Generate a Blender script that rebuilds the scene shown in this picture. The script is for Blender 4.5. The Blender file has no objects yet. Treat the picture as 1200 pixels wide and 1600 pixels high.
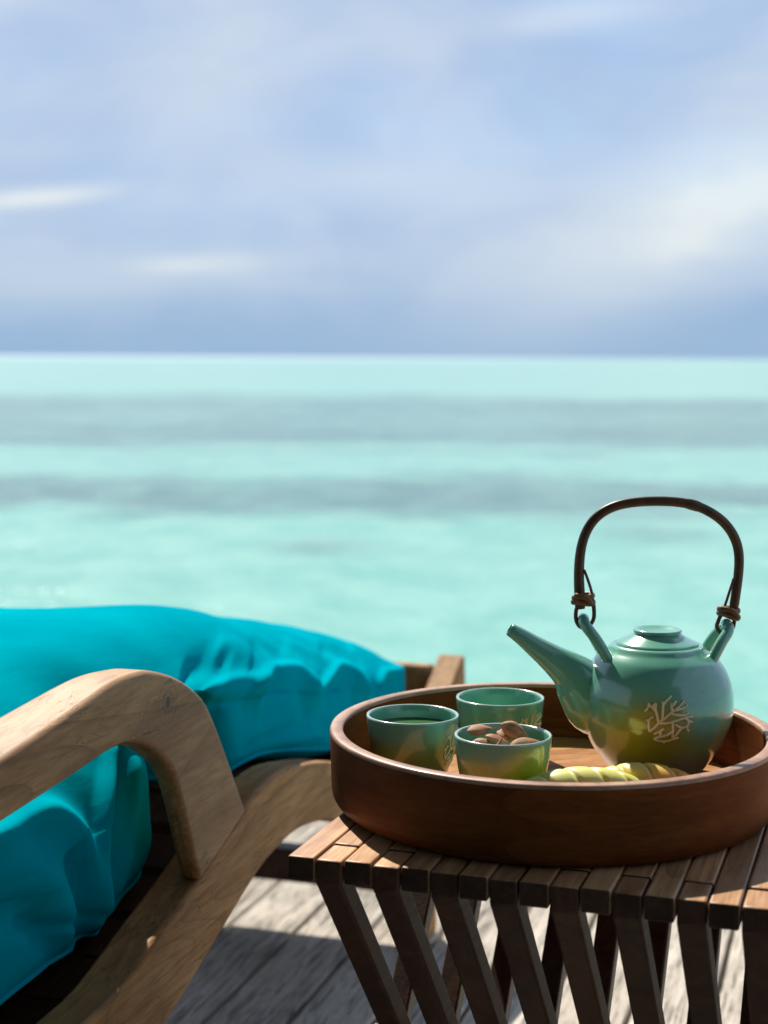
import bpy, bmesh, math, random
import numpy as np
from mathutils import Vector, Matrix, Quaternion

rnd = random.Random(7)
S = bpy.context.scene
COL = S.collection
R = math.radians

# ------------------------------------------------------------------ camera, sky, sun, exposure
F_PX = 2490.0
CAM_H = 0.9035
cam_d = bpy.data.cameras.new('camera')
cam = bpy.data.objects.new('camera', cam_d)
COL.objects.link(cam)
cam.location = (0, 0, CAM_H)
cam.rotation_mode = 'QUATERNION'
pitch = math.atan(242 / F_PX)
cam.rotation_quaternion = (Quaternion((1, 0, 0), R(90) - pitch) @ Quaternion((0, 0, 1), R(0.30)))
cam_d.sensor_fit = 'VERTICAL'
cam_d.sensor_height = 36.0
cam_d.sensor_width = 27.0
cam_d.lens = 36.0 * F_PX / 1600.0
cam_d.clip_start = 0.05
cam_d.clip_end = 60000
cam_d.dof.use_dof = True
cam_d.dof.focus_distance = 1.42
cam_d.dof.aperture_fstop = 5.0
S.camera = cam

SUN_AZ, SUN_EL = R(-20), R(47)
sun_dir = Vector((math.sin(SUN_AZ) * math.cos(SUN_EL), math.cos(SUN_AZ) * math.cos(SUN_EL), math.sin(SUN_EL)))
sun_d = bpy.data.lights.new('sun', 'SUN')
sun_d.energy = 5.0
sun_d.angle = R(0.6)
sun_d.color = (1.0, 0.93, 0.82)
sun = bpy.data.objects.new('sun', sun_d)
COL.objects.link(sun)
sun.rotation_euler = (-sun_dir).to_track_quat('-Z', 'Y').to_euler()
sun.location = (-3, 5, 6)

S.view_settings.view_transform = 'Standard'
S.view_settings.look = 'None'
S.view_settings.exposure = 0.5
S.view_settings.gamma = 1.0
S.view_settings.use_curve_mapping = False
S.render.engine = 'CYCLES'
S.cycles.use_denoising = True
S.cycles.max_bounces = 8


class NT:
    """small helper for node trees"""
    def __init__(self, tree):
        self.t = tree
        tree.nodes.clear()

    def n(self, kind, **kw):
        nd = self.t.nodes.new(kind)
        for k, v in kw.items():
            setattr(nd, k, v)
        return nd

    def l(self, a, b):
        self.t.links.new(a, b)

    def put(self, sock, v):
        if hasattr(v, 'is_linked') or isinstance(v, bpy.types.NodeSocket):
            self.l(v, sock)
        else:
            if sock.type == 'RGBA' and len(v) == 3:
                v = (*v, 1)
            sock.default_value = v

    def m(self, op, a, b=None, c=None, clamp=False):
        nd = self.n('ShaderNodeMath', operation=op, use_clamp=clamp)
        self.put(nd.inputs[0], a)
        if b is not None:
            self.put(nd.inputs[1], b)
        if c is not None:
            self.put(nd.inputs[2], c)
        return nd.outputs[0]

    def mix(self, f, a, b, mode='MIX'):
        nd = self.n('ShaderNodeMix', data_type='RGBA', blend_type=mode)
        self.put(nd.inputs[0], f)
        self.put(nd.inputs[6], a)
        self.put(nd.inputs[7], b)
        return nd.outputs[2]

    def noise(self, vec, scale, detail=3, rough=.55, dist=0.0):
        nd = self.n('ShaderNodeTexNoise')
        if vec is not None:
            self.l(vec, nd.inputs['Vector'])
        nd.inputs['Scale'].default_value = scale
        nd.inputs['Detail'].default_value = detail
        nd.inputs['Roughness'].default_value = rough
        nd.inputs['Distortion'].default_value = dist
        return nd.outputs[0]

    def ramp(self, f, stops, interp='LINEAR'):
        nd = self.n('ShaderNodeValToRGB')
        cr = nd.color_ramp
        cr.interpolation = interp
        while len(cr.elements) < len(stops):
            cr.elements.new(0.5)
        for e, (p, c) in zip(cr.elements, stops):
            e.position = p
            e.color = (c, c, c, 1) if not isinstance(c, tuple) else (*c, 1)
        self.put(nd.inputs[0], f)
        return nd.outputs[0]

    def mapping(self, vec, loc=(0, 0, 0), rot=(0, 0, 0), scale=(1, 1, 1)):
        nd = self.n('ShaderNodeMapping')
        self.l(vec, nd.inputs[0])
        self.put(nd.inputs[1], loc)
        nd.inputs[2].default_value = rot
        nd.inputs[3].default_value = scale
        return nd.outputs[0]

    def sstep(self, v, lo, hi, a=0.0, b=1.0):
        nd = self.n('ShaderNodeMapRange', interpolation_type='SMOOTHSTEP')
        self.put(nd.inputs[0], v)
        for i, q in enumerate((lo, hi, a, b)):
            nd.inputs[i + 1].default_value = q
        return nd.outputs[0]


# ---- sky: Nishita blue between soft layered clouds
world = bpy.data.worlds.new('World')
S.world = world
world.use_nodes = True
w = NT(world.node_tree)
sky = w.n('ShaderNodeTexSky', sky_type='NISHITA')
sky.sun_disc = False
sky.sun_elevation = SUN_EL
sky.sun_rotation = SUN_AZ
sky.air_density = 1.0
sky.dust_density = 1.0
sky.ozone_density = 2.0
tc = w.n('ShaderNodeTexCoord').outputs['Generated']
sep = w.n('ShaderNodeSeparateXYZ')
w.l(tc, sep.inputs[0])
dx, dy, dz = sep.outputs
az = w.m('ARCTAN2', dx, dy)
el = w.m('ARCSINE', dz)
cv = w.mapping(tc, (0.3, 0.1, 0.2), (0, .12, 0), (1, 1, 2.2))
big = w.noise(cv, 3.6, 5, .52, .5)
wisp = w.noise(w.mapping(tc, (1.7, 0.4, 0), (0, 0.16, 0), (1, 1, 2.0)), 7.5, 6, .56, .7)
fine = w.noise(w.mapping(tc, (0.2, 2.4, 0), (0, 0, 0), (1, 1, 4.0)), 14.0, 4, .5, .4)


def blob(a0, e0, sa, se, tilt=0.0):
    u = w.m('SUBTRACT', az, a0)
    v = w.m('SUBTRACT', w.m('SUBTRACT', el, e0), w.m('MULTIPLY', u, tilt))
    q = w.m('ADD', w.m('POWER', w.m('DIVIDE', u, sa), 2.0), w.m('POWER', w.m('DIVIDE', v, se), 2.0))
    q = w.m('ADD', q, w.m('MULTIPLY', w.m('SUBTRACT', wisp, .5), 2.2))
    return w.m('EXPONENT', w.m('MULTIPLY', q, -1.0))


# a cover of pale blue-grey cloud, thinner in places, with brighter heaps
cover = w.m('MAXIMUM', w.sstep(big, .28, .62, .72, .97), w.sstep(el, .03, .12, 1.0, 0.0))
tone = w.m('ADD', w.m('MULTIPLY', w.sstep(wisp, .30, .70), .55), w.m('MULTIPLY', w.sstep(big, .35, .68), .5))
cloud_c = w.mix(tone, (2.3, 3.4, 5.35), (3.9, 4.65, 5.8))
cloud_c = w.mix(w.sstep(w.m('ADD', el, w.m('MULTIPLY', w.m('SUBTRACT', wisp, .5), .05)), -.005, 0.095, .85, 0.0), cloud_c, (2.15, 3.3, 4.8))
heaps = w.m('MULTIPLY', blob(.205, .096, .12, .040, .40), .95)
for args, k in (((-.215, .094, .05, .006, .12), .75), ((-.122, .056, .055, .007, .05), .62),
                ((-.10, .178, .055, .045, .3), .35), ((.115, .205, .06, .010, .1), .45),
                ((.02, .105, .10, .016, -.1), .35), ((-.24, .215, .03, .02, .3), .5),
                ((-.20, .045, .10, .02, .0), .30)):
    heaps = w.m('MAXIMUM', heaps, w.m('MULTIPLY', blob(*args), k))
far_heaps = w.m('MULTIPLY', w.sstep(wisp, .56, .74), w.sstep(el, .2, .4))
heaps = w.m('MAXIMUM', heaps, w.m('MULTIPLY', far_heaps, .7))
heaps = w.m('MULTIPLY', heaps, w.sstep(fine, .2, .6, .75, 1.0))
cloud_c = w.mix(heaps, cloud_c, (5.4, 5.85, 6.1))
skyc = w.mix(cover, sky.outputs[0], cloud_c)
bg = w.n('ShaderNodeBackground')
w.l(skyc, bg.inputs[0])
bg.inputs[1].default_value = 0.1
wo = w.n('ShaderNodeOutputWorld')
w.l(bg.outputs[0], wo.inputs[0])


# ------------------------------------------------------------------ materials
def new_mat(name):
    m = bpy.data.materials.new(name)
    m.use_nodes = True
    k = NT(m.node_tree)
    b = k.n('ShaderNodeBsdfPrincipled')
    o = k.n('ShaderNodeOutputMaterial')
    k.l(b.outputs[0], o.inputs[0])
    return m, k, b


def bump(k, b, h, strength, dist):
    nd = k.n('ShaderNodeBump')
    nd.inputs['Strength'].default_value = strength
    nd.inputs['Distance'].default_value = dist
    k.l(h, nd.inputs['Height'])
    k.l(nd.outputs[0], b.inputs['Normal'])
    return nd


def wood(name, dark, mid, light, stretch=(18, 1.2, 18), scale=3.0, fine_s=60.0, rough=.55, bmp=.35, bdist=.0008,
         coat=0.0, cracks=0.0, knot=None, vary=.25, spec=.4, fibre=0.0):
    m, k, b = new_mat(name)
    tcn = k.n('ShaderNodeTexCoord').outputs['Object']
    oi = k.n('ShaderNodeObjectInfo')
    off = k.n('ShaderNodeCombineXYZ')
    for i in range(3):
        k.l(k.m('MULTIPLY', oi.outputs['Random'], 17.0 + 9 * i), off.inputs[i])
    vec = k.n('ShaderNodeVectorMath', operation='ADD')
    k.l(tcn, vec.inputs[0])
    k.l(off.outputs[0], vec.inputs[1])
    warp = k.noise(tcn, 5.0, 2)
    gv = k.mapping(vec.outputs[0], scale=stretch)
    if knot:
        kd = k.n('ShaderNodeVectorMath', operation='DISTANCE')
        k.l(k.mapping(tcn, scale=(.25, 1, 1)), kd.inputs[0])
        kd.inputs[1].default_value = (knot[0] * .25, knot[1], knot[2])
        kdist = k.m('ADD', kd.outputs['Value'], k.m('MULTIPLY', k.m('SUBTRACT', warp, .5), .02))
    g1 = k.noise(gv, scale, 4, .6, 1.6)
    g2 = k.noise(k.mapping(vec.outputs[0], scale=(stretch[0] * 1.6, stretch[1] * .9, stretch[2] * 1.6)), fine_s / 4, 3, .65, .4)
    rings = k.noise(gv, scale * .45, 1, .5, .3)
    rings = k.m('FRACT', k.m('MULTIPLY', rings, 9.0))
    rings = k.m('MULTIPLY', k.m('POWER', rings, 5.0), .7)
    c = k.ramp(g1, [(.25, dark), (.5, mid), (.75, light)])
    c = k.mix(k.m('MULTIPLY', rings, .72), c, tuple(v * .55 for v in dark))
    c = k.mix(k.sstep(g2, .35, .62, .42, 0.0), c, tuple(v * .6 for v in dark))
    blot = k.noise(vec.outputs[0], 9.0, 4, .6)
    c = k.mix(k.sstep(blot, .45, .75, 0, .35), c, light)
    h = k.m('SUBTRACT', g2, k.m('MULTIPLY', rings, .5))
    if knot:
        kr = k.m('FRACT', k.m('MULTIPLY', kdist, 95.0))
        near = k.sstep(kdist, .006, .034, 1.0, 0.0)
        c = k.mix(k.m('MULTIPLY', near, k.sstep(kr, .55, .95, 0, .55)), c, tuple(v * .45 for v in dark))
        c = k.mix(k.sstep(kdist, .002, .006, .85, 0), c, (.03, .02, .012))
    if cracks:
        cr = k.noise(k.mapping(vec.outputs[0], scale=(stretch[0] * .5, stretch[1] * .55, stretch[2] * .8)), 7.0, 3, .6, 2.2)
        line = k.m('ABSOLUTE', k.m('SUBTRACT', cr, .5))
        msk = k.sstep(k.noise(vec.outputs[0], 13.0, 2), .5, .68)
        crk = k.m('MULTIPLY', k.sstep(line, .002, .012, 1, 0), k.m('MULTIPLY', msk, cracks))
        c = k.mix(crk, c, (.025, .017, .011))
        h = k.m('SUBTRACT', h, crk)
        chip = k.sstep(k.noise(vec.outputs[0], 85.0, 3, .7), .63, .7)
        chip = k.m('MULTIPLY', chip, k.sstep(k.noise(vec.outputs[0], 11.0, 1), .58, .7, 0, .65))
        c = k.mix(chip, c, tuple(min(1, v * 1.7) for v in light))
    if fibre:
        fb = k.noise(k.mapping(vec.outputs[0], scale=(70, 3.2, 70)), 3.2, 3, .6, .7)
        fbm = k.m('MULTIPLY', k.sstep(fb, .36, .46, fibre, 0.0), k.sstep(k.noise(vec.outputs[0], 7.0, 2), .32, .55, .25, 1.0))
        c = k.mix(fbm, c, tuple(v * .28 for v in dark))
        h = k.m('SUBTRACT', h, k.m('MULTIPLY', fbm, 1.2))
    hsv = k.n('ShaderNodeHueSaturation')
    k.l(c, hsv.inputs['Color'])
    k.l(k.m('MULTIPLY_ADD', oi.outputs['Random'], vary, 1 - vary * .5), hsv.inputs['Value'])
    k.l(hsv.outputs[0], b.inputs['Base Color'])
    b.inputs['Specular IOR Level'].default_value = spec
    k.l(k.m('MULTIPLY_ADD', g2, .25, rough - .12), b.inputs['Roughness'])
    b.inputs['Coat Weight'].default_value = coat
    b.inputs['Coat Roughness'].default_value = .12
    bump(k, b, h, bmp, bdist)
    return m


M = {}
M['teak'] = wood('weathered_teak', (.28, .13, .042), (.44, .225, .08), (.57, .335, .145), stretch=(9, 1.3, 9), scale=2.6,
                 rough=.62, cracks=.9, knot=None, vary=.06, spec=.2, fibre=.34)
M['arm_teak'] = wood('weathered_arm_teak', (.23, .108, .037), (.39, .20, .075), (.54, .32, .145), stretch=(9, 1.5, 7), scale=2.4,
                     rough=.55, cracks=1.0, knot=(0.0, -.072, .578), vary=.05, spec=.35, fibre=.30)
M['table_wood'] = wood('oiled_table_wood', (.30, .13, .05), (.52, .265, .115), (.70, .42, .21), stretch=(16, 1.5, 16), scale=2.0,
                       rough=.45, vary=.4, spec=.5, bmp=.3)
M['shaded_wood'] = wood('shaded_table_wood', (.036, .0125, .005), (.062, .023, .009), (.11, .047, .02), stretch=(16, 1.5, 16), scale=2.0,
                     rough=.5, vary=.3, spec=.35)  # darker copy of the table wood, with shade painted in
M['tray_wood'] = wood('lacquered_tray_wood', (.10, .025, .004), (.15, .041, .007), (.22, .07, .014), stretch=(2.2, 2.2, 14), scale=1.6,
                      rough=.5, coat=.0, vary=.02, spec=.12, bmp=.12)
M['sunlit_rim'] = wood('sunlit_rim_wood', (.26, .125, .07), (.40, .215, .13), (.50, .30, .20), stretch=(3, 3, 10), scale=2, rough=.42, vary=.02, spec=.5, bmp=.08, coat=.1)  # paler than the wall: sun glare on the rim top painted in
M['tray_floor'] = wood('tray_floor_wood', (.30, .12, .035), (.47, .21, .065), (.58, .30, .11), stretch=(2.0, 14, 14), scale=2.2,
                       rough=.4, coat=.1, vary=.02, bmp=.12)
M['deck_wood'] = wood('grey_deck_wood', (.40, .345, .28), (.60, .535, .45), (.77, .705, .61), stretch=(15, .9, 15), scale=2.4,
                      rough=.8, cracks=.8, vary=.28, spec=.2, bmp=.9, bdist=.004, fibre=.85)
M['dark_wood'] = wood('dark_joist_wood', (.02, .016, .013), (.035, .028, .022), (.05, .04, .03), rough=.8, spec=.1)


def glaze(name, offset, olive_amt=.5, low=.0, hi=.1, lime=None, rim=None):
    """reactive stoneware glaze: teal running into olive and grey-brown"""
    m, k, b = new_mat(name)
    tcn = k.n('ShaderNodeTexCoord').outputs['Object']
    sp = k.n('ShaderNodeSeparateXYZ')
    k.l(tcn, sp.inputs[0])
    n1 = k.noise(k.mapping(tcn, offset), 13.0, 3, .5, .4)
    n2 = k.noise(k.mapping(tcn, tuple(o + 3.1 for o in offset)), 22.0, 3, .55, .3)
    hgt = k.m('DIVIDE', k.m('SUBTRACT', sp.outputs[2], low), hi - low)
    hh = k.m('ADD', hgt, k.m('MULTIPLY', k.m('SUBTRACT', n1, .5), .9))
    teal = k.mix(n2, (.10, .36, .255), (.185, .47, .345))
    olive = k.mix(n2, (.30, .31, .045), (.25, .35, .09))
    brown = k.mix(n2, (.34, .275, .15), (.30, .30, .18))
    c = k.mix(k.sstep(hh, .28, .62, olive_amt, 0.0), teal, olive)
    c = k.mix(k.sstep(hh, .0, .36, .85, 0.0), c, brown)
    if lime:
        d = k.n('ShaderNodeVectorMath', operation='DISTANCE')
        k.l(tcn, d.inputs[0])
        d.inputs[1].default_value = lime[0]
        dd = k.m('ADD', d.outputs['Value'], k.m('MULTIPLY', k.m('SUBTRACT', n2, .5), .02))
        c = k.mix(k.sstep(dd, lime[1] * .3, lime[1], lime[3], 0), c, lime[2])
    if rim:
        c = k.mix(k.sstep(sp.outputs[2], rim - .0025, rim, 0, .9), c, (.42, .58, .50))
    speck = k.sstep(k.noise(tcn, 420.0, 1), .70, .76, 0, .35)
    c = k.mix(speck, c, (.05, .07, .05))
    k.l(c, b.inputs['Base Color'])
    b.inputs['Roughness'].default_value = .22
    b.inputs['Specular IOR Level'].default_value = .5
    b.inputs['Coat Weight'].default_value = 1.0
    b.inputs['Coat Roughness'].default_value = .11
    bump(k, b, k.noise(tcn, 30.0, 2), .05, .002)
    return m


def plain(name, col, rough=.6, spec=.4, noise_s=30.0, var=.3, bmp=.2, bd=.001, coat=0.0, stretch=(1, 1, 1)):
    m, k, b = new_mat(name)
    tcn = k.mapping(k.n('ShaderNodeTexCoord').outputs['Object'], scale=stretch)
    n1 = k.noise(tcn, noise_s, 4, .6, .3)
    c = k.mix(k.sstep(n1, .3, .7), tuple(v * (1 - var) for v in col), tuple(min(1, v * (1 + var)) for v in col))
    k.l(c, b.inputs['Base Color'])
    b.inputs['Roughness'].default_value = rough
    b.inputs['Specular IOR Level'].default_value = spec
    b.inputs['Coat Weight'].default_value = coat
    b.inputs['Coat Roughness'].default_value = .15
    bump(k, b, n1, bmp, bd)
    return m


M['bamboo'] = plain('dark_bent_bamboo', (.075, .035, .013), .42, .5, 20, .45, .5, .001, stretch=(2, 2, .6))
M['rattan'] = plain('rattan_binding', (.17, .085, .03), .5, .4, 160, .4, .6, .001)
M['strap'] = plain('dark_leather_strap', (.11, .035, .022), .5, .4, 60, .3)
M['gold'] = plain('gold_print', (.80, .66, .40), .4, .4, 60, .15, .1)
M['almond'] = plain('almond_skin', (.38, .185, .095), .62, .3, 150, .45, .9, .0012, stretch=(1, 1, .35))


def fabric():
    m, k, b = new_mat('turquoise_canvas')
    tcn = k.n('ShaderNodeTexCoord').outputs['Object']
    n1 = k.noise(tcn, 6.0, 3)
    c = k.mix(k.sstep(n1, .3, .7), (.0, .285, .375), (.0, .35, .44))
    k.l(c, b.inputs['Base Color'])
    b.inputs['Roughness'].default_value = .85
    b.inputs['Specular IOR Level'].default_value = .0
    b.inputs['Sheen Weight'].default_value = .0
    b.inputs['Sheen Roughness'].default_value = .5
    b.inputs['Sheen Tint'].default_value = (.3, .9, 1, 1)
    wv = k.noise(k.mapping(tcn, scale=(1, 1.6, 1)), 520.0, 2)
    sl = k.noise(k.mapping(tcn, scale=(1, .5, 1)), 34.0, 3, .5, .6)
    bump(k, b, k.m('ADD', k.m('MULTIPLY', wv, .16), sl), .30, .004)
    return m


M['fabric'] = fabric()


def pastry(name, c1, c2, lo, hi):
    m, k, b = new_mat(name)
    tcn = k.n('ShaderNodeTexCoord').outputs['Object']
    sp = k.n('ShaderNodeSeparateXYZ')
    k.l(tcn, sp.inputs[0])
    n1 = k.noise(tcn, 60.0, 4, .6)
    f = k.m('ADD', sp.outputs[0], k.m('MULTIPLY', k.m('SUBTRACT', n1, .5), .03))
    c = k.mix(k.sstep(f, lo, hi), c1, c2)
    c = k.mix(k.sstep(n1, .55, .75, 0, .35), c, (.62, .36, .10))
    k.l(c, b.inputs['Base Color'])
    b.inputs['Roughness'].default_value = .42
    b.inputs['Subsurface Weight'].default_value = .08
    b.inputs['Subsurface Radius'].default_value = (.01, .008, .003)
    b.inputs['Subsurface Scale'].default_value = .6
    bump(k, b, n1, .25, .001)
    return m


def sea_mat():
    m, k, b = new_mat('lagoon_water')
    pos = k.n('ShaderNodeNewGeometry').outputs['Position']
    sp = k.n('ShaderNodeSeparateXYZ')
    k.l(pos, sp.inputs[0])
    x, y, z = sp.outputs
    # seagrass beds lie in long strips parallel with the reef; pale sand between
    ragged = k.noise(k.mapping(pos, scale=(.13, .20, 1)), 1.0, 6, .62, 1.0)
    ragged2 = k.noise(k.mapping(pos, (7, 3, 0), scale=(.035, .05, 1)), 1.0, 5, .6, .8)
    ly = k.m('LOGARITHM', k.m('MAXIMUM', y, 2.0), 2.0)
    ly = k.m('ADD', ly, k.m('MULTIPLY', k.m('SUBTRACT', ragged, .5), .95))
    ly = k.m('ADD', ly, k.m('MULTIPLY', k.m('SUBTRACT', ragged2, .5), .75))
    beds = k.ramp(k.m('DIVIDE', ly, 16.0),
                  [(0, 0.), (4.38 / 16, 0.), (4.50 / 16, .95), (4.74 / 16, .9), (4.86 / 16, .10), (5.10 / 16, .08),
                   (5.22 / 16, .62), (5.45 / 16, .88), (5.75 / 16, .70), (6.1 / 16, .8), (6.36 / 16, .6), (6.5 / 16, .03), (1, 0.)])
    spots = None
    for (cx, cy, rx, ry) in ((-.72, 17.6, .55, .75), (3.25, 19.1, .75, 1.0), (-4.2, 14.2, .5, .4)):
        q = k.m('ADD', k.m('POWER', k.m('DIVIDE', k.m('SUBTRACT', x, cx), rx), 2.0),
                k.m('POWER', k.m('DIVIDE', k.m('SUBTRACT', y, cy), ry), 2.0))
        q = k.m('EXPONENT', k.m('MULTIPLY', q, -1.0))
        spots = q if spots is None else k.m('MAXIMUM', spots, q)
    beds = k.m('MAXIMUM', beds, k.m('MULTIPLY', spots, .6))
    mott = k.noise(k.mapping(pos, scale=(1.25, .75, 1)), 1.0, 9, .68, .4)
    mott = k.sstep(mott, .30, .70)
    sand = k.mix(mott, (.155, .405, .33), (.27, .515, .42))
    near = k.sstep(y, 7.0, 60.0)
    sand = k.mix(k.m('MULTIPLY', near, .6), sand, (.275, .50, .41))
    grass = k.mix(mott, (.06, .13, .125), (.125, .22, .20))
    patchy = k.noise(k.mapping(pos, (3, 9, 0), scale=(.16, .09, 1)), 1.0, 7, .66, 1.2)
    beds = k.m('MULTIPLY', beds, k.sstep(patchy, .28, .60, .62, 1.0))
    stray = k.m('MULTIPLY', k.sstep(patchy, .57, .70, 0, .42), k.sstep(y, 12, 24))
    beds = k.m('MAXIMUM', beds, k.m('MULTIPLY', stray, k.sstep(y, 90, 200, 1, .3)))
    c = k.mix(beds, sand, grass)
    # rippled light on the sand floor of the shallows
    vor = k.n('ShaderNodeTexVoronoi', feature='SMOOTH_F1')
    k.l(k.mapping(pos, scale=(2.0, 1.3, 1)), vor.inputs['Vector'])
    vor.inputs['Scale'].default_value = 1.2
    # white surf line along the outer reef
    surf = k.m('MULTIPLY', k.sstep(y, 900, 1300), k.sstep(y, 14000, 30000, 1, 0))
    surf = k.m('MULTIPLY', surf, k.sstep(k.m('DIVIDE', x, k.m('MAXIMUM', y, 1.0)), -.05, .17, .6, .10))
    c = k.mix(surf, c, (.78, .80, .84))
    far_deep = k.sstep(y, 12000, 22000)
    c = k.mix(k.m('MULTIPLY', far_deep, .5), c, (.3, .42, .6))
    k.l(c, b.inputs['Base Color'])
    b.inputs['Roughness'].default_value = .18
    b.inputs['IOR'].default_value = 1.33
    b.inputs['Specular IOR Level'].default_value = .2
    w1 = k.noise(k.mapping(pos, scale=(1.6, 2.6, 1)), 1.0, 4, .6, .6)
    w2 = k.noise(k.mapping(pos, scale=(6, 9, 1)), 1.0, 3, .6, .4)
    bump(k, b, k.m('ADD', w1, k.m('MULTIPLY', w2, .35)), .55, .09)
    return m


M['sea'] = sea_mat()


# ------------------------------------------------------------------ object helpers
def tag(o, label=None, cat=None, group=None, kind=None):
    if label:
        o['label'] = label
    if cat:
        o['category'] = cat
    if group:
        o['group'] = group
    if kind:
        o['kind'] = kind
    return o


def empty(name, loc=(0, 0, 0), rz=0.0, label=None, cat=None, group=None):
    o = bpy.data.objects.new(name, None)
    o.empty_display_size = .05
    COL.objects.link(o)
    o.location = loc
    o.rotation_euler = (0, 0, rz)
    return tag(o, label, cat, group)


def mesh_obj(name, verts, faces, mat, parent=None, angle=40, smooth=True):
    me = bpy.data.meshes.new(name)
    me.from_pydata([tuple(float(c) for c in v) for v in verts], [], faces)
    bm = bmesh.new()
    bm.from_mesh(me)
    bmesh.ops.recalc_face_normals(bm, faces=bm.faces)
    bm.to_mesh(me)
    bm.free()
    if smooth:
        me.polygons.foreach_set('use_smooth', [True] * len(me.polygons))
        if angle:
            me.set_sharp_from_angle(angle=R(angle))
    me.materials.append(mat)
    o = bpy.data.objects.new(name, me)
    COL.objects.link(o)
    o.parent = parent
    return o


def bevel(o, width, seg=2, angle=35):
    md = o.modifiers.new('soft_edges', 'BEVEL')
    md.width = width
    md.segments = seg
    md.limit_method = 'ANGLE'
    md.angle_limit = R(angle)
    md.harden_normals = False
    return o


def box_data(x0, x1, y0, y1, z0, z1):
    v = [(x0, y0, z0), (x1, y0, z0), (x1, y1, z0), (x0, y1, z0), (x0, y0, z1), (x1, y0, z1), (x1, y1, z1), (x0, y1, z1)]
    f = [(0, 3, 2, 1), (4, 5, 6, 7), (0, 1, 5, 4), (1, 2, 6, 5), (2, 3, 7, 6), (3, 0, 4, 7)]
    return v, f


def box(name, x0, x1, y0, y1, z0, z1, mat, parent=None, bev=0.002, seg=2):
    v, f = box_data(x0, x1, y0, y1, z0, z1)
    o = mesh_obj(name, v, f, mat, parent, angle=35)
    if bev:
        bevel(o, bev, seg)
    return o


def catmull(pts, n):
    """smooth curve through points, n samples spread by arc length"""
    p = np.array(pts, float)
    p = np.vstack([2 * p[0] - p[1], p, 2 * p[-1] - p[-2]])
    out = []
    for i in range(1, len(p) - 2):
        for t in np.linspace(0, 1, 16, endpoint=False):
            a, b, c, d = p[i - 1], p[i], p[i + 1], p[i + 2]
            out.append(.5 * ((2 * b) + (-a + c) * t + (2 * a - 5 * b + 4 * c - d) * t * t + (-a + 3 * b - 3 * c + d) * t ** 3))
    out.append(p[-2])
    out = np.array(out)
    L = np.concatenate([[0], np.cumsum(np.linalg.norm(np.diff(out, axis=0), axis=1))])
    s = np.linspace(0, L[-1], n)
    return np.stack([np.interp(s, L, out[:, j]) for j in range(out.shape[1])], 1)


def tube_data(path, radii, n=12, squash=1.0, closed=False, caps=True):
    path = [Vector(p) for p in path]
    m = len(path)
    if not hasattr(radii, '__len__'):
        radii = [radii] * m
    verts, faces = [], []
    up = None
    for i, p in enumerate(path):
        a = path[i - 1] if (i > 0 or closed) else path[i]
        b = path[(i + 1) % m] if (i < m - 1 or closed) else path[i]
        t = (b - a).normalized()
        if up is None:
            up = Vector((0, 1, 0)) if abs(t.y) < .9 else Vector((0, 0, 1))
        up = (up - t * up.dot(t)).normalized()
        s = t.cross(up).normalized()
        for j in range(n):
            th = 2 * math.pi * j / n
            verts.append(p + s * (radii[i] * math.cos(th)) + up * (radii[i] * squash * math.sin(th)))
    for i in range(m if closed else m - 1):
        for j in range(n):
            i2 = (i + 1) % m
            faces.append((i * n + j, i * n + (j + 1) % n, i2 * n + (j + 1) % n, i2 * n + j))
    if caps and not closed:
        faces.append(tuple(range(n))[::-1])
        faces.append(tuple((m - 1) * n + j for j in range(n)))
    return verts, faces


def tube(name, path, radii, mat, parent=None, n=12, squash=1.0, closed=False):
    v, f = tube_data(path, radii, n, squash, closed)
    return mesh_obj(name, v, f, mat, parent, angle=60)


def lathe(name, prof, mat, parent=None, n=96, angle=50, wobble=0.0):
    verts, faces = [], []
    for i, (r, z) in enumerate(prof):
        if r < 1e-6:
            verts.append((0, 0, z))
        else:
            for j in range(n):
                th = 2 * math.pi * j / n
                rr = r * (1 + wobble * math.sin(2 * th + 1.0))
                verts.append((rr * math.cos(th), rr * math.sin(th), z))
    idx = []
    c = 0
    for (r, z) in prof:
        if r < 1e-6:
            idx.append([c] * n)
            c += 1
        else:
            idx.append(list(range(c, c + n)))
            c += n
    for i in range(len(prof) - 1):
        for j in range(n):
            q = [idx[i][j], idx[i][(j + 1) % n], idx[i + 1][(j + 1) % n], idx[i + 1][j]]
            q = list(dict.fromkeys(q))
            if len(q) > 2:
                faces.append(tuple(q))
    return mesh_obj(name, verts, faces, mat, parent, angle=angle)


def ribbon_prism(name, outer, inner, x0, x1, mat, parent, bev=.006, seg=3, x0_end=None):
    """a board cut along two curves in the local y-z plane, between x0 and x1"""
    n = len(outer)
    v = []
    xa = x0
    for i, (a, b) in enumerate(zip(outer, inner)):
        if x0_end is not None:
            t = min(1, max(0, (i / n - .55) / .35))
            x0 = xa + (x0_end - xa) * t * t * (3 - 2 * t)
        v += [(x1, a[0], a[1]), (x1, b[0], b[1]), (x0, b[0], b[1]), (x0, a[0], a[1])]
    f = []
    for i in range(n - 1):
        o, q = 4 * i, 4 * (i + 1)
        for j in range(4):
            f.append((o + j, o + (j + 1) % 4, q + (j + 1) % 4, q + j))
    f.append((0, 1, 2, 3))
    e = 4 * (n - 1)
    f.append((e + 3, e + 2, e + 1, e))
    o = mesh_obj(name, v, f, mat, parent, angle=50)
    bevel(o, bev, seg, 50)
    return o


def copy_tree(o, parent=None):
    c = o.copy()
    COL.objects.link(c)
    c.parent = parent
    for ch in list(o.children):
        copy_tree(ch, c)
    return c


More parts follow.
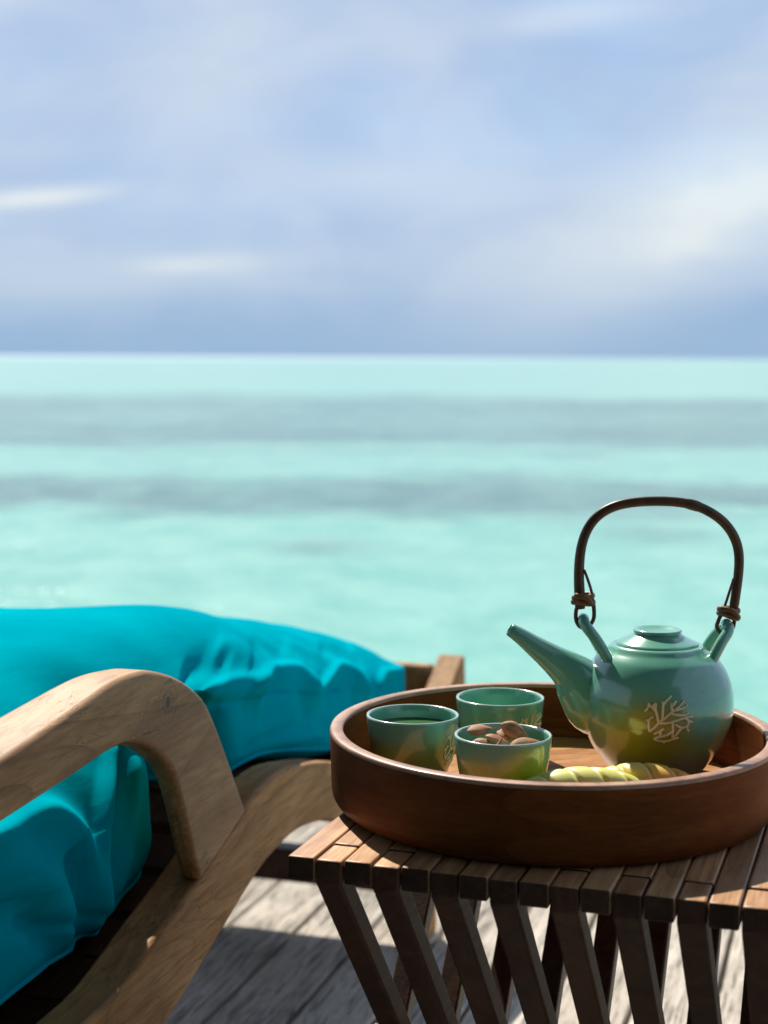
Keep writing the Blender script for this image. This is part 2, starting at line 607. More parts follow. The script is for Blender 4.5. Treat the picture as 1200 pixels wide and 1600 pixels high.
# ------------------------------------------------------------------ the setting: lagoon and deck
SEA_Z = -1.2
SHADE_EAVE_Y = 2.78  # front edge of the added eave, set to shade the near deck
ys = [-400, -40, -8, 4, 12, 30, 80, 250, 800, 2500, 8000, 40000]
xs = [-40000, -6000, -900, -150, -40, -12, 0, 12, 40, 150, 900, 6000, 40000]
sv = [(x, y, SEA_Z) for y in ys for x in xs]
sf = [(j * len(xs) + i, j * len(xs) + i + 1, (j + 1) * len(xs) + i + 1, (j + 1) * len(xs) + i)
      for j in range(len(ys) - 1) for i in range(len(xs) - 1)]
sea = mesh_obj('water', sv, sf, M['sea'], smooth=False)
tag(sea, 'turquoise shallow lagoon with grey-green seagrass bands reaching the horizon', kind='structure')

DECK_AZ = R(17)
deck = box('deck', -2.4, 3.4, -1.9, 3.22, -.20, -.032, M['dark_wood'], bev=0)
deck.rotation_euler = (0, 0, -DECK_AZ)
tag(deck, 'weathered grey plank deck over the lagoon', kind='structure')
pv, pf = box_data(-.0515, .0515, -1.92, 3.25, -.028, 0)
plank_o = mesh_obj('plank', pv, pf, M['deck_wood'], deck, angle=35)
bevel(plank_o, .004, 2)
px = -2.33
first = True
while px < 3.36:
    o = plank_o if first else plank_o.copy()
    if not first:
        COL.objects.link(o)
        o.parent = deck
    o.location = (px, rnd.uniform(-.012, .012), rnd.uniform(-.0015, .0015))
    first = False
    px += .110

# unseen wall and deep eave, added to darken camera-facing sides and near deck
villa = box('shade_wall', -3.6, 2.2, -2.05, -1.9, -.1, 3.2, M['dark_wood'], bev=.01)
tag(villa, 'unseen dark timber wall added behind the terrace to block sky light', kind='structure')
vx = -3.5
vb = None
while vx < 2.1:
    if vb is None:
        vb = box('plank', 0, .17, -1.899, -1.876, .0, 2.6, M['dark_wood'], villa, .004)
    else:
        o = vb.copy()
        COL.objects.link(o)
        o.parent = villa
        vb = o
    vb.location = (vx, 0, 0)
    vx += .176
rv = [(-3.8, -2.3, 3.35), (1.25, -2.3, 3.35), (1.25, SHADE_EAVE_Y, 2.5), (-3.8, SHADE_EAVE_Y, 2.5), (-3.8, -2.3, 3.55), (1.25, -2.3, 3.55), (1.25, SHADE_EAVE_Y, 2.68), (-3.8, SHADE_EAVE_Y, 2.68)]
roof = mesh_obj('shade_roof', rv, box_data(0, 1, 0, 1, 0, 1)[1], M['dark_wood'], angle=30)
tag(roof, 'unseen deep timber eave added over the terrace to shade it', kind='structure')

# ------------------------------------------------------------------ lounger (local y runs to the foot end, local x out of its near side)
LO = (-0.1843, 1.55, 0.0)
LAZ = -R(17)
lounger = empty('sun_lounger', LO, LAZ, 'weathered teak sun lounger with a curved armrest, holding the turquoise mattress', 'lounger')
RW = .045
rail_top = [(-1.15, .345), (-.8, .335), (-.5, .324), (-.2334, .3315), (-.1741, .3363), (-.0939, .3574), (0, .3813), (.1255, .4184),
            (.1574, .4274), (.2122, .4334), (.2639, .4314), (.3184, .4224), (.4, .4054), (.55, .366), (.70, .338), (.85, .333),
            (.97, .358), (1.05, .395), (1.092, .416)]
rail_low = [(-1.15, .25), (-.8, .24), (-.5, .232), (-.30, .238), (-.17, .2455), (-.0751, .265), (.0269, .2961), (.1517, .3346),
            (.2106, .3453), (.2951, .349), (.3993, .331), (.52, .292), (.68, .258), (.85, .25), (.99, .275), (1.07, .325), (1.10, .37)]
rt, rl = catmull(rail_top, 90), catmull(rail_low, 90)
ribbon_prism('side_rail', rt, rl, -RW, 0, M['teak'], lounger, .005)
ribbon_prism('side_rail', rt, rl, -.62, -.62 + RW, M['teak'], lounger, .005)
arm_o = [(-.93, .36), (-.92, .45), (-.88, .52), (-.78, .556), (-.6, .573), (-.45, .587), (-.3731, .595), (-.314, .6012), (-.2492, .6095),
         (-.1779, .6185), (-.1332, .6178), (-.0996, .6132), (-.043, .5949), (.01, .5667), (.0415, .5352), (.0824, .4807), (.1265, .4184)]
arm_i = [(-.84, .36), (-.83, .44), (-.80, .485), (-.74, .507), (-.6, .524), (-.45, .538), (-.3753, .5455), (-.3162, .5495), (-.24, .5549),
         (-.1924, .5589), (-.1548, .5568), (-.1222, .5473), (-.0815, .5241), (-.0577, .4994), (-.0323, .4482), (-.015, .41), (0.001, .3790)]
ao, ai = catmull(arm_o, 110), catmull(arm_i, 110)
ao[-1], ai[-1] = (.1275, .4180), (0.001, .3795)
ribbon_prism('armrest', ao, ai, -.060, .0025, M['arm_teak'], lounger, .007, 4, -.019)
ribbon_prism('armrest', ao, ai, -.62, -.56, M['arm_teak'], lounger, .007, 4)
for sx in (-.0225, -.5975):
    box('leg', sx - .021, sx + .021, .865, .935, .0, .262, M['teak'], lounger, .005)
    box('leg', sx - .021, sx + .021, -.66, -.59, .0, .242, M['teak'], lounger, .005)
box('footboard', -.574, -.0455, 1.045, 1.072, .345, .402, M['teak'], lounger, .006, 3)
box('stretcher', -.576, -.044, .875, .915, .075, .128, M['shaded_wood'], lounger, .004)
box('stretcher', -.576, -.044, -.645, -.605, .075, .128, M['shaded_wood'], lounger, .004)
rts = np.array(rt)
sl_proto = None
for i in range(33):
    s = -1.08 + i * .0645
    z = float(np.interp(s, rts[:, 0], rts[:, 1])) - float(np.interp(s, [-.05, .2], [.045, .02]))
    if sl_proto is None:
        sl_proto = box('slat', -.5745, -.0455, -.031, .031, -.009, .009, M['shaded_wood'], lounger, .003)  # dark wood stands in for shade beneath the mattress
        o = sl_proto
    else:
        o = sl_proto.copy()
        COL.objects.link(o)
        o.parent = lounger
    dz = float(np.interp(s + .02, rts[:, 0], rts[:, 1]) - np.interp(s - .02, rts[:, 0], rts[:, 1]))
    o.location = (0, s, z)
    o.rotation_euler = (math.atan2(dz, .04), 0, 0)


# ---- mattress: one puffed cushion, creased where it bends behind the armrest
def build_mattress():
    NS, NP = 460, 300
    s0, s1 = -.95, 1.115
    s = s0 + (s1 - s0) * np.linspace(0, 1, NS)
    zb = np.interp(s, [-.95, -.5, -.25, -.05, .08, .2, .3, .42, .55, .7, .85, 1.035],
                   [.312, .306, .304, .312, .372, .406, .411, .386, .352, .328, .330, .362])
    zt = np.interp(s, [-.95, -.5, -.25, -.05, .08, .2, .3, .42, .55, .7, .85, .95, 1.08],
                   [.60, .59, .59, .594, .600, .606, .598, .576, .553, .528, .500, .478, .434])
    ker = np.ones(31) / 31
    zb = np.convolve(np.pad(zb, 15, 'edge'), ker, 'valid')
    zt = np.convolve(np.pad(zt, 15, 'edge'), ker, 'valid')
    edge_u = np.clip((s1 - s) / .21, 0, 1)
    endf = np.sqrt(1 - (1 - edge_u) ** 2.0)
    edge_u0 = np.clip((s - s0) / .08, 0, 1)
    endf *= np.sqrt(1 - (1 - edge_u0) ** 2.4)
    endw = .90 + .10 * np.clip((s1 - s) / .30, 0, 1) ** .5
    ph = np.linspace(0, 2 * np.pi, NP, endpoint=False) - np.pi / 2
    cs, sn = np.cos(ph), np.sin(ph)
    nx, nz = 4.2, 2.5
    ux = np.sign(cs) * np.abs(cs) ** (2 / nx)
    uz = np.sign(sn) * np.abs(sn) ** (2 / np.where(sn < 0, 6.0, nz))
    Sg, UX = np.meshgrid(s, ux, indexing='ij')
    UZ = np.meshgrid(s, uz, indexing='ij')[1]
    zc = (zb + zt) / 2
    hb = (zt - zb) / 2
    xn, xf = -.050, -.585
    a = (xn - xf) / 2 * endw * np.maximum(endf, .02) ** .6
    X = (xn + xf) / 2 + a[:, None] * UX
    # the near face stands lower and squarer than the crown of the cushion
    crown = hb[:, None] * np.maximum(endf, .02)[:, None]
    Z = zc[:, None] + crown * UZ
    Z -= np.where(UZ > 0, .045 * np.clip((X + .22) / .17, 0, 1) ** 2 * (UZ > 0) * np.clip(UZ * 1.2, 0, 1), 0)
    Y = Sg.copy()
    # crease behind the armrest leg: the near side folds deep inwards
    nearw = np.clip((X + .40) / .30, 0, 1) ** 1.2
    cre = np.exp(-(np.abs((Sg - .122) / .062)) ** 3.0)
    zmask = 1 - np.clip((Z - .475) / .06, 0, 1)
    X -= .25 * cre * nearw * zmask
    back = 1 / (1 + np.exp((Sg - .03) / .02))
    X -= .020 * back * nearw
    Z -= .034 * back * np.clip((X + .27) / .20, 0, 1) ** 1.3 * np.clip((Z - .40) / .08, 0, 1)
    P = np.stack([X, Y, Z], -1)

    def normals(P):
        du = np.gradient(P, axis=0)
        dv = np.roll(P, -1, 1) - np.roll(P, 1, 1)
        n = np.cross(dv, du)
        return n / (np.linalg.norm(n, axis=-1, keepdims=True) + 1e-9)
    N = normals(P)
    if N[NS // 2, NP // 2, 2] < 0:
        N = -N
    D = np.zeros_like(X)
    # soft overall undulation
    g = np.random.RandomState(4)
    for i in range(26):
        f = g.uniform(6, 26)
        th = g.uniform(0, np.pi)
        p0 = g.uniform(0, 6.3)
        fx = math.cos(th) * f
        fy = math.sin(th) * f * .8
        D += .030 / f ** 1.15 * np.sin(fx * X * 1.0 + fy * Y + 9 * (Z - .45) * math.sin(p0) + p0 + .8 * np.sin(5 * Y + p0))
    for i in range(22):
        f = g.uniform(38, 85)
        th = g.uniform(.15, 1.2)
        p0 = g.uniform(0, 6.3)
        env = np.clip(np.sin(4.1 * Y + 5 * X + p0) - .35, 0, 1)
        D += .0006 * env * np.sin(f * (math.cos(th) * X + math.sin(th) * Y + .5 * Z) + 1.5 * np.sin(9 * Y + p0) + p0) * np.clip((X + .30) / .12, .12, 1)
    # short pull-folds running down the sides
    side = np.clip((X + .17) / .10, 0, 1)
    D += .0007 * side * np.sin(46 * Y + 5 * np.sin(11 * Y) + 40 * (Z - .45) + 2 * np.sin(60 * (Z - .4))) * (.4 + .6 * np.sin(7.3 * Y + .6) ** 2)

    def ridge(curve, amp, wdt, xp, ks, kz, dmax=.17, smin=None, smax=None):
        """a fold along a curve drawn on the plane x = xp and pushed onto the cushion along (ks, kz)"""
        c = catmull(curve, 60)
        dl = np.clip(xp - X, -.05, .4)
        se, ze = Y - ks * dl, Z + kz * dl
        best = np.full(X.shape, 9.0)
        tt = np.zeros(X.shape)
        for i in range(len(c) - 1):
            A, B = c[i], c[i + 1]
            d = B - A
            t = np.clip(((se - A[0]) * d[0] + (ze - A[1]) * d[1]) / (d @ d + 1e-12), 0, 1)
            q = np.hypot(se - A[0] - t * d[0], ze - A[1] - t * d[1])
            tt = np.where(q < best, (i + t) / (len(c) - 1), tt)
            best = np.minimum(best, q)
        ends = np.clip(np.minimum(tt, 1 - tt) / .12, .0, 1) ** .7
        msk = np.clip((dmax - dl) / .05, 0, 1) * (N[..., 0] * .95 + N[..., 2] * .2 > -.25)
        return amp * ends * msk * np.exp(-(best / wdt) ** 2)

    a1 = dict(xp=-.05, ks=2.68, kz=.58)
    a2 = dict(xp=-.065, ks=1.88, kz=.68)
    # the lip of cloth hanging over the leg section's near side
    D -= ridge([(.06, .578), (.11, .578), (.16, .568), (.19, .555)], .008, .015, **a1)
    D += ridge([(.14, .590), (.20, .580), (.24, .560), (.25, .540)], .005, .014, **a1)
    D += ridge([(.12, .538), (.1768, .540), (.2424, .531), (.285, .520), (.33, .50)], .010, .011, **a1)
    D -= ridge([(.13, .516), (.18, .518), (.2424, .509), (.30, .493)], .007, .009, **a1)
    D += ridge([(.26, .512), (.300, .523), (.3449, .5255), (.4117, .519), (.46, .505), (.5085, .475), (.53, .45)], .012, .0115, **a1)
    D -= ridge([(.30, .500), (.3449, .504), (.4117, .496), (.465, .478), (.50, .455)], .008, .010, **a1)
    D += ridge([(.52, .466), (.5865, .483), (.642, .470), (.6854, .446), (.7245, .418)], .011, .010, **a1)
    D -= ridge([(.55, .454), (.60, .459), (.642, .446), (.675, .425)], .007, .009, **a1)
    D += ridge([(.74, .407), (.77, .428), (.80, .434), (.86, .428), (.92, .42)], .009, .008, **a1)
    D -= ridge([(.76, .402), (.80, .413), (.86, .406)], .006, .007, **a1)
    # long soft pulls running up over the top from the lip
    D += ridge([(.345, .525), (.30, .545), (.22, .565), (.12, .585)], .0045, .020, dmax=.3, **a1)
    D -= ridge([(.50, .49), (.45, .525), (.36, .55), (.25, .578)], .0035, .018, dmax=.3, **a1)
    D += ridge([(.60, .480), (.56, .505), (.48, .53), (.38, .555)], .0045, .019, dmax=.3, **a1)
    D -= ridge([(.70, .44), (.68, .475), (.62, .50), (.52, .53)], .005, .012, dmax=.3, **a1)
    D += ridge([(.82, .432), (.80, .46), (.74, .485), (.66, .51)], .005, .013, dmax=.3, **a1)
    D -= ridge([(.24, .448), (.33, .444), (.42, .436), (.5, .418)], .006, .009, **a1)
    D += ridge([(.22, .440), (.33, .430), (.44, .418), (.55, .40)], .006, .008, **a1)
    D -= ridge([(.30, .47), (.40, .466), (.50, .44)], .004, .012, **a1)
    # folds of the back section seen under the armrest
    D += ridge([(-.045, .545), (-.060, .515), (-.080, .475), (-.097, .415), (-.106, .35)], .017, .0125, dmax=.22, **a2)
    D += ridge([(-.36, .500), (-.28, .503), (-.20, .497), (-.150, .470), (-.122, .435), (-.112, .35)], .018, .015, dmax=.22, **a2)
    D -= ridge([(-.150, .455), (-.136, .425), (-.126, .34)], .018, .0135, **a2)
    D += ridge([(-.40, .500), (-.30, .490), (-.22, .452), (-.170, .405), (-.14, .35)], .016, .020, **a2)
    D -= ridge([(-.40, .46), (-.28, .445), (-.21, .405), (-.175, .36)], .013, .015, **a2)
    D -= ridge([(-.030, .54), (-.050, .50), (-.074, .45), (-.090, .37)], .013, .010, dmax=.22, **a2)
    D += ridge([(.0, .51), (-.018, .46), (-.045, .415), (-.070, .35)], .010, .017, **a2)
    D -= ridge([(-.30, .452), (-.27, .442), (-.231, .413), (-.183, .392), (-.101, .377), (.023, .366)], .007, .0055, **a2)
    D *= np.clip((Z - zb[:, None] - .012) / .06, .06, 1)
    P = P + N * D[..., None]
    P[..., 2] = np.maximum(P[..., 2], np.minimum(zb[:, None] - .012, P[..., 2] + 1))
    V = P.reshape(-1, 3).tolist()
    Fq = []
    for i in range(NS - 1):
        b0, b1 = i * NP, (i + 1) * NP
        for j in range(NP):
            j2 = (j + 1) % NP
            Fq.append((b0 + j, b0 + j2, b1 + j2, b1 + j))
    Fq.append(tuple(range(NP)))
    Fq.append(tuple((NS - 1) * NP + j for j in range(NP)))
    root = mesh_obj('mattress', V, Fq, M['fabric'], None, angle=None)
    root.location = LO
    root.rotation_euler = (0, 0, LAZ)
    tag(root, 'puffy turquoise canvas mattress lying on the teak lounger', 'cushion')
    # welt along the lower near edge
    j = int(NP * .185)
    path = (P[14:NS - 14:3, j] + N[14:NS - 14:3, j] * .0012).tolist()
    tube('piping', path, .0028, M['fabric'], root, n=8)
    return root


build_mattress()

# ------------------------------------------------------------------ folding side table
TAZ = -R(18.2)
TZ = .50
table = empty('side_table', (-.0771, 1.2627, 0), TAZ, 'brown slatted folding side table carrying the round tray', 'table')
PITCH, NSLAT, DEPTH = .02415, 25, .47
sw = PITCH - .0011
slat_even = box('slat', 0, sw, 0, DEPTH - .0435, TZ - .020, TZ, M['table_wood'], table, .0018)
slat_odd = box('slat', 0, sw, .0435, DEPTH, TZ - .020, TZ, M['table_wood'], table, .0018)


M['shaded_end_grain'] = wood('shaded_end_grain_wood', (.035, .016, .009), (.06, .028, .016), (.10, .05, .028), stretch=(5, 5, 5), scale=4, rough=.6, vary=.3, spec=.25)  # end grain, darkened further to paint shade onto the slat ends


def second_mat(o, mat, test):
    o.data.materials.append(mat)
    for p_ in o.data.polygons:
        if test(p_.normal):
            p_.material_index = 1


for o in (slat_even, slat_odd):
    second_mat(o, M['shaded_end_grain'], lambda nn: abs(nn.y) > .9)


def leg_mesh(y0, y1, name):
    # a bar from (y0, table top) down to (y1, deck); its head is cut level with the table top
    th = .0205
    L = math.hypot(y1 - y0, TZ)
    sg = 1 if y1 > y0 else -1
    hy = th * L / TZ * sg
    v = []
    for x in (0.0004, sw - .0004):
        v += [(x, y0, TZ), (x, y0 + sg * .0425, TZ), (x, y0 + sg * .0425, TZ - .0205), (x, y0 + hy, TZ - .0206), (x, y1 + hy, 0),
              (x, y1, 0), (x, y0, TZ - .0206)]
    f = [(0, 1, 2, 3, 4, 5, 6), (13, 12, 11, 10, 9, 8, 7)] + [(i, 7 + i, 7 + (i + 1) % 7, (i + 1) % 7) for i in range(7)]
    o = mesh_obj(name, v, f, M['shaded_wood'], table, angle=35)
    bevel(o, .0022, 2)
    return o


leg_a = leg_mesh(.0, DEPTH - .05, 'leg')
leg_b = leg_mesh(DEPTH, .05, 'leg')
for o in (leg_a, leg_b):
    second_mat(o, M['table_wood'], lambda nn: nn.z > .9)  # level heads coloured as sunlit tops, the rest stays shade-dark
for i in range(NSLAT):
    x = i * PITCH
    jit = rnd.uniform(-.0012, .0012)
    even = i % 2 == 0
    if i < 2:
        so, lo = (slat_even, leg_b) if even else (slat_odd, leg_a)
    else:
        so = (slat_even if even else slat_odd).copy()
        lo = (leg_b if even else leg_a).copy()
        for o in (so, lo):
            COL.objects.link(o)
            o.parent = table
    so.location = (x, jit if even else jit * .5, rnd.uniform(-.0004, .0004))
    lo.location = (x, jit, -.0008)
    so.rotation_euler = (0, 0, rnd.uniform(-.003, .003))
tube('pivot_rod', [(-.004, .24, .255), (NSLAT * PITCH + .004, .24, .255)], .005, M['shaded_wood'], table, n=12)

# ------------------------------------------------------------------ tray
TC = Vector((.1535, 1.4213, TZ + .001))
FLOOR = .0145
RIMZ = .0695
tray = empty('serving_tray', TC, R(12), 'round dark wooden tray with a high rim standing on the slatted table', 'tray')
RO, RI = .2015, .1895
ro = RO
prof = [(RI, FLOOR - .004), (RI, RIMZ - .004), (RO, RIMZ - .004)]
for i in range(1, 10):
    t = i / 9
    prof.append((RO - .0015 * t, RIMZ - .004 - (RIMZ - .022) * t))
for i in range(1, 9):
    a = i / 8 * math.pi / 2
    prof.append((RO - .0015 - .013 * (1 - math.cos(a)), .018 - .018 * math.sin(a)))
prof += [(.10, 0.0), (0, 0.0)]
lathe('tray_wall', prof, M['tray_wood'], tray, n=160, angle=45)
lathe('tray_rim', [(RI, RIMZ - .0037), (RI, RIMZ - .002), (RI + .0006, RIMZ - .0006), (RI + .002, RIMZ), (RO - .002, RIMZ), (RO - .0006, RIMZ - .0006), (RO, RIMZ - .002), (RO, RIMZ - .0037), (RI, RIMZ - .0037)], M['sunlit_rim'], tray, n=160, angle=45)
lathe('tray_base', [(RI - .0005, .0006), (RI - .0005, FLOOR), (.12, FLOOR), (.06, FLOOR), (0, FLOOR)], M['tray_floor'], tray, n=128, angle=40)
TF = TC.z + FLOOR          # height of the tray floor


# ------------------------------------------------------------------ emblem of branching coral, printed in gold
CORAL = [
    [(465, 545), (520, 490), (570, 430), (620, 390), (700, 320), (790, 250), (840, 190)],
    [(465, 545), (450, 480), (460, 400), (500, 370)], [(457, 412), (420, 420)],
    [(560, 440), (540, 350), (520, 300), (455, 250), (430, 290), (400, 315)],
    [(520, 300), (525, 215)], [(485, 262), (525, 215)], [(455, 250), (442, 220)],
    [(600, 405), (603, 300), (612, 230), (660, 175), (700, 135)], [(612, 230), (597, 202)],
    [(718, 312), (698, 262), (700, 215)], [(703, 252), (755, 190)], [(740, 297), (860, 262), (885, 235)],
    [(700, 335), (780, 350), (860, 350), (890, 320)],
    [(555, 445), (660, 440), (760, 412), (850, 385), (950, 370)],
    [(850, 382), (900, 420), (950, 440)], [(905, 425), (882, 480), (820, 495), (740, 455)], [(882, 488), (890, 525), (910, 540)],
    [(715, 435), (722, 530), (720, 615)], [(820, 495), (760, 580), (722, 620)],
    [(720, 535), (660, 580), (580, 605), (520, 635), (630, 662), (740, 630), (790, 615)],
    [(580, 605), (582, 540), (510, 575)], [(582, 540), (600, 515), (622, 518)], [(630, 660), (630, 682)]]


def emblem(name, rfun, scale, z0, ang0, parent, rad, keep=None):
    """strokes laid on a turned surface of radius rfun(z), centred at height z0 and bearing ang0"""
    verts, faces = [], []
    for st in CORAL:
        c = catmull([(p[0] - 675, 400 - p[1]) for p in st], max(5, 3 * len(st)))
        path = []
        for i, (u, v) in enumerate(c):
            z = z0 + v * scale
            r = rfun(z) + rad * .35
            a = ang0 + u * scale / r
            path.append((r * math.cos(a), r * math.sin(a), z))
        rr = [rad * (.75 + .35 * (1 - i / len(path))) for i in range(len(path))]
        v2, f2 = tube_data(path, rr, 6)
        b = len(verts)
        verts += v2
        faces += [tuple(q + b for q in f) for f in f2]
    return mesh_obj(name, verts, faces, M['gold'], parent, angle=None)


# ------------------------------------------------------------------ teapot
PC = Vector((.2545, 1.462, TF))
pot = empty('teapot', PC, 0, 'glazed teal teapot with a tall bent cane handle and gold coral emblem, on the tray', 'teapot')
body_prof = [(0, .0015), (.030, .0015), (.034, 0), (.037, .0005), (.0395, .003), (.0440, .0080), (.0500, .0155), (.0560, .0240), (.0612, .0330), (.0653, .0430),
             (.0694, .0540), (.0710, .0650), (.0711, .0750), (.0697, .0850), (.0667, .0945), (.0622, .1035), (.0564, .1114), (.0510, .1160),
             (.0468, .1190), (.0446, .1212), (.0430, .1232), (.0410, .1244), (.0388, .1244), (.0374, .1234), (.0360, .121)]
bp = catmull(body_prof, 90)
bz, br = [], []
for r_, z_ in bp:
    if not bz or z_ > bz[-1]:
        bz.append(z_)
        br.append(r_)


def pot_r(z):
    return float(np.interp(z, bz, br))


M['pot'] = glaze('teapot_glaze', (1.3, .2, .7), .75, .012, .118, lime=((-.018, -.066, .048), .052, (.30, .28, .015), .92))
M['pot_teal'] = glaze('teapot_fitting_glaze', (4.3, 2.2, .7), .25, -.12, .02)
bodyo = lathe('body', [(max(0, a), b) for a, b in bp], M['pot'], pot, n=128, angle=60, wobble=.002)
lid = lathe('lid', [(.0375, .1215), (.0384, .1237), (.0376, .1257), (.0352, .1270), (.0318, .1284), (.0280, .1304), (.0248, .1322), (.0226, .1334),
                    (.0212, .1340), (.0208, .1346)], M['pot_teal'], pot, n=96, angle=60)
lathe('knob', [(.0208, .1344), (.0218, .1350), (.0224, .1360), (.0224, .1371), (.0218, .1380), (.0206, .1384), (.0190, .1381), (.0165, .1369),
               (.0120, .1354), (.006, .1346), (0, .1345)], M['pot_teal'], lid, n=96, angle=60)
sp = catmull([(-.137, 0, .1371, .0062), (-.126, 0, .1302, .0078), (-.1155, 0, .1227, .0096), (-.0946, 0, .1080, .0142), (-.0796, 0, .0968, .0198),
              (-.0685, 0, .0845, .0275), (-.0560, 0, .0745, .036), (-.040, 0, .071, .036)], 34)
v, f = [], []
n = 36
for i, q in enumerate(sp):
    a = sp[max(0, i - 1)]
    b = sp[min(len(sp) - 1, i + 1)]
    t = Vector((b[0] - a[0], 0, b[2] - a[2])).normalized()
    sd = Vector((-t.z, 0, t.x))
    wy = min(q[3], .010 + .55 * q[3]) if i > 4 else q[3]
    for j in range(n):
        th = 2 * math.pi * j / n
        v.append(Vector((q[0], 0, q[2])) + sd * q[3] * math.cos(th) + Vector((0, 1, 0)) * wy * math.sin(th))
for i in range(len(sp) - 1):
    for j in range(n):
        f.append((i * n + j, i * n + (j + 1) % n, (i + 1) * n + (j + 1) % n, (i + 1) * n + j))
# hollow mouth
q = sp[0]
t = Vector((sp[1][0] - q[0], 0, sp[1][2] - q[2])).normalized()
sd = Vector((-t.z, 0, t.x))
for (k_, dpt) in ((.86, -.0006), (.72, .0006), (.66, .012)):
    for j in range(n):
        th = 2 * math.pi * j / n
        v.append(Vector((q[0], 0, q[2])) + t * dpt + (sd * math.cos(th) + Vector((0, 1, 0)) * math.sin(th)) * q[3] * k_)
b0 = len(sp) * n
for j in range(n):
    j2 = (j + 1) % n
    f.append((j, b0 + j, b0 + j2, j2))
    f.append((b0 + j, b0 + n + j, b0 + n + j2, b0 + j2))
    f.append((b0 + n + j, b0 + 2 * n + j, b0 + 2 * n + j2, b0 + n + j2))
f.append(tuple(b0 + 2 * n + j for j in range(n)))
mesh_obj('spout', v, f, M['pot'], pot, angle=60)
for sx, ap in ((-1, (-.0690, .1475)), (1, (.0640, .1430))):
    ft = (-.0490, .1120) if sx < 0 else (.0480, .1120)
    arch = catmull([(ft[0] * .93, -.0215, ft[1] - .004), (ft[0] * 1.02, -.0195, ft[1] + .004), ((ft[0] + ap[0]) / 2, -.0165, (ft[1] + ap[1]) / 2 + .001),
                    (ap[0] * .99, -.0105, ap[1] - .0045), (ap[0], 0, ap[1]), (ap[0] * .99, .0105, ap[1] - .0045),
                    ((ft[0] + ap[0]) / 2, .0165, (ft[1] + ap[1]) / 2 + .001), (ft[0] * 1.02, .0195, ft[1] + .004), (ft[0] * .93, .0215, ft[1] - .004)], 40)
    tube('lug', arch, .0052, M['pot_teal'], pot, n=16)
hpts = [(-.0717, .1551), (-.0733, .1713), (-.0742, .1957), (-.0724, .2154), (-.067, .2326), (-.0548, .2465), (-.039, .2528), (-.0178, .2556),
        (.0049, .2560), (.0265, .2543), (.0445, .2484), (.0594, .2370), (.0702, .2255), (.0744, .2106), (.0747, .1957), (.0727, .1778), (.0702, .1563)]
hc = catmull([(a, 0, b + .0015) for a, b in hpts], 90)
kk = np.ones(13) / 13
hc = np.stack([np.convolve(np.pad(hc[:, q_], 6, 'reflect', reflect_type='odd'), kk, 'valid') for q_ in range(3)], 1)
hr = [.00455 + .00030 * math.sin(i * .55) * (i % 23 == 0) + (.00055 if 52 < i < 56 else 0) + .0006 * max(0, 1 - i / 18) for i in range(90)]
hr[0] *= .75
hr[-1] *= .75
handle = tube('handle', hc, hr, M['bamboo'], pot, n=16, squash=.8)


def ring(cx, cz, tilt, rx, ry, rad, dz=0.0, seg=28):
    out = []
    for i in range(seg):
        th = 2 * math.pi * i / seg
        x, y = rx * math.cos(th), ry * math.sin(th)
        out.append((cx + x * math.cos(tilt), y, cz + dz + x * math.sin(tilt) + .0008 * math.sin(2 * th)))
    return out


for (cx, cz, tl) in ((-.0695, .1660, .05), (.0655, .1545, -.18)):
    vv, ff = [], []
    for k_, dz in enumerate((-.0028, .0022)):
        a, b = tube_data(ring(cx, cz, tl + (.09 if k_ else -.05), .0088 - .0006 * k_, .0068, .003, dz), .0029, 10, closed=True)
        ff += [tuple(q + len(vv) for q in fc) for fc in b]
        vv += a
    a, b = tube_data(catmull([(cx + .007, -.0075, cz - .004), (cx + .003, -.0088, cz + .001), (cx - .003, -.0086, cz + .0035), (cx - .008, -.006, cz + .004)], 14), .0026, 8)
    ff += [tuple(q + len(vv) for q in fc) for fc in b]
    vv += a
    mesh_obj('knot', vv, ff, M['rattan'], handle, angle=60)
lst = catmull([(-.0695, -.002, .1935), (-.0665, -.003, .186), (-.0620, -.003, .172), (-.0595, -.002, .155), (-.0600, .0, .146), (-.0650, 0, .1395),
               (-.0715, 0, .1395), (-.0755, 0, .1455), (-.0760, 0, .154), (-.0738, 0, .162)], 50)
rst = catmull([(.0690, -.002, .186), (.0655, -.003, .175), (.0610, -.003, .160), (.0560, -.002, .147), (.0550, 0, .140), (.0595, 0, .1345),
               (.0655, 0, .1345), (.0700, 0, .140), (.0712, 0, .149), (.0705, 0, .158)], 50)
for pth in (lst, rst):
    tube('strap', pth, [.0013 if i < 18 else .0019 for i in range(50)], M['strap'], handle, n=8)
emblem('coral_emblem', pot_r, 1 / 7.5 * .000595, .0690, -math.pi / 2 - .005, pot, .0012)


# ------------------------------------------------------------------ cups
def cup_profile():
    o = [(0, .003), (.020, .003), (.023, 0), (.0275, .0), (.0300, .0015), (.0335, .008), (.0368, .018), (.0394, .030), (.0412, .042), (.0422, .052), (.0427, .0580),
         (.0424, .0596), (.0413, .0600), (.0401, .0594), (.0395, .0575), (.0388, .050), (.0376, .040), (.0355, .028), (.031, .016), (.022, .0095), (0, .008)]
    return o


CUP_O = [(q[1], q[0]) for q in cup_profile()[4:11]]


def cup_r(z):
    return float(np.interp(z, [a for a, b in CUP_O], [b for a, b in CUP_O]))


def make_cup(loc, rz, label, mat, embl=None):
    c = lathe('tea_cup', cup_profile(), mat, None, n=96, angle=60, wobble=.004)
    c.location = loc
    c.rotation_euler = (0, 0, rz)
    tag(c, label, 'cup', 'small glazed cups on the tray')
    if embl is not None:
        emblem('coral_emblem', cup_r, 1 / 7.5 * .00052, .034, embl - rz, c, .0007)
    return c


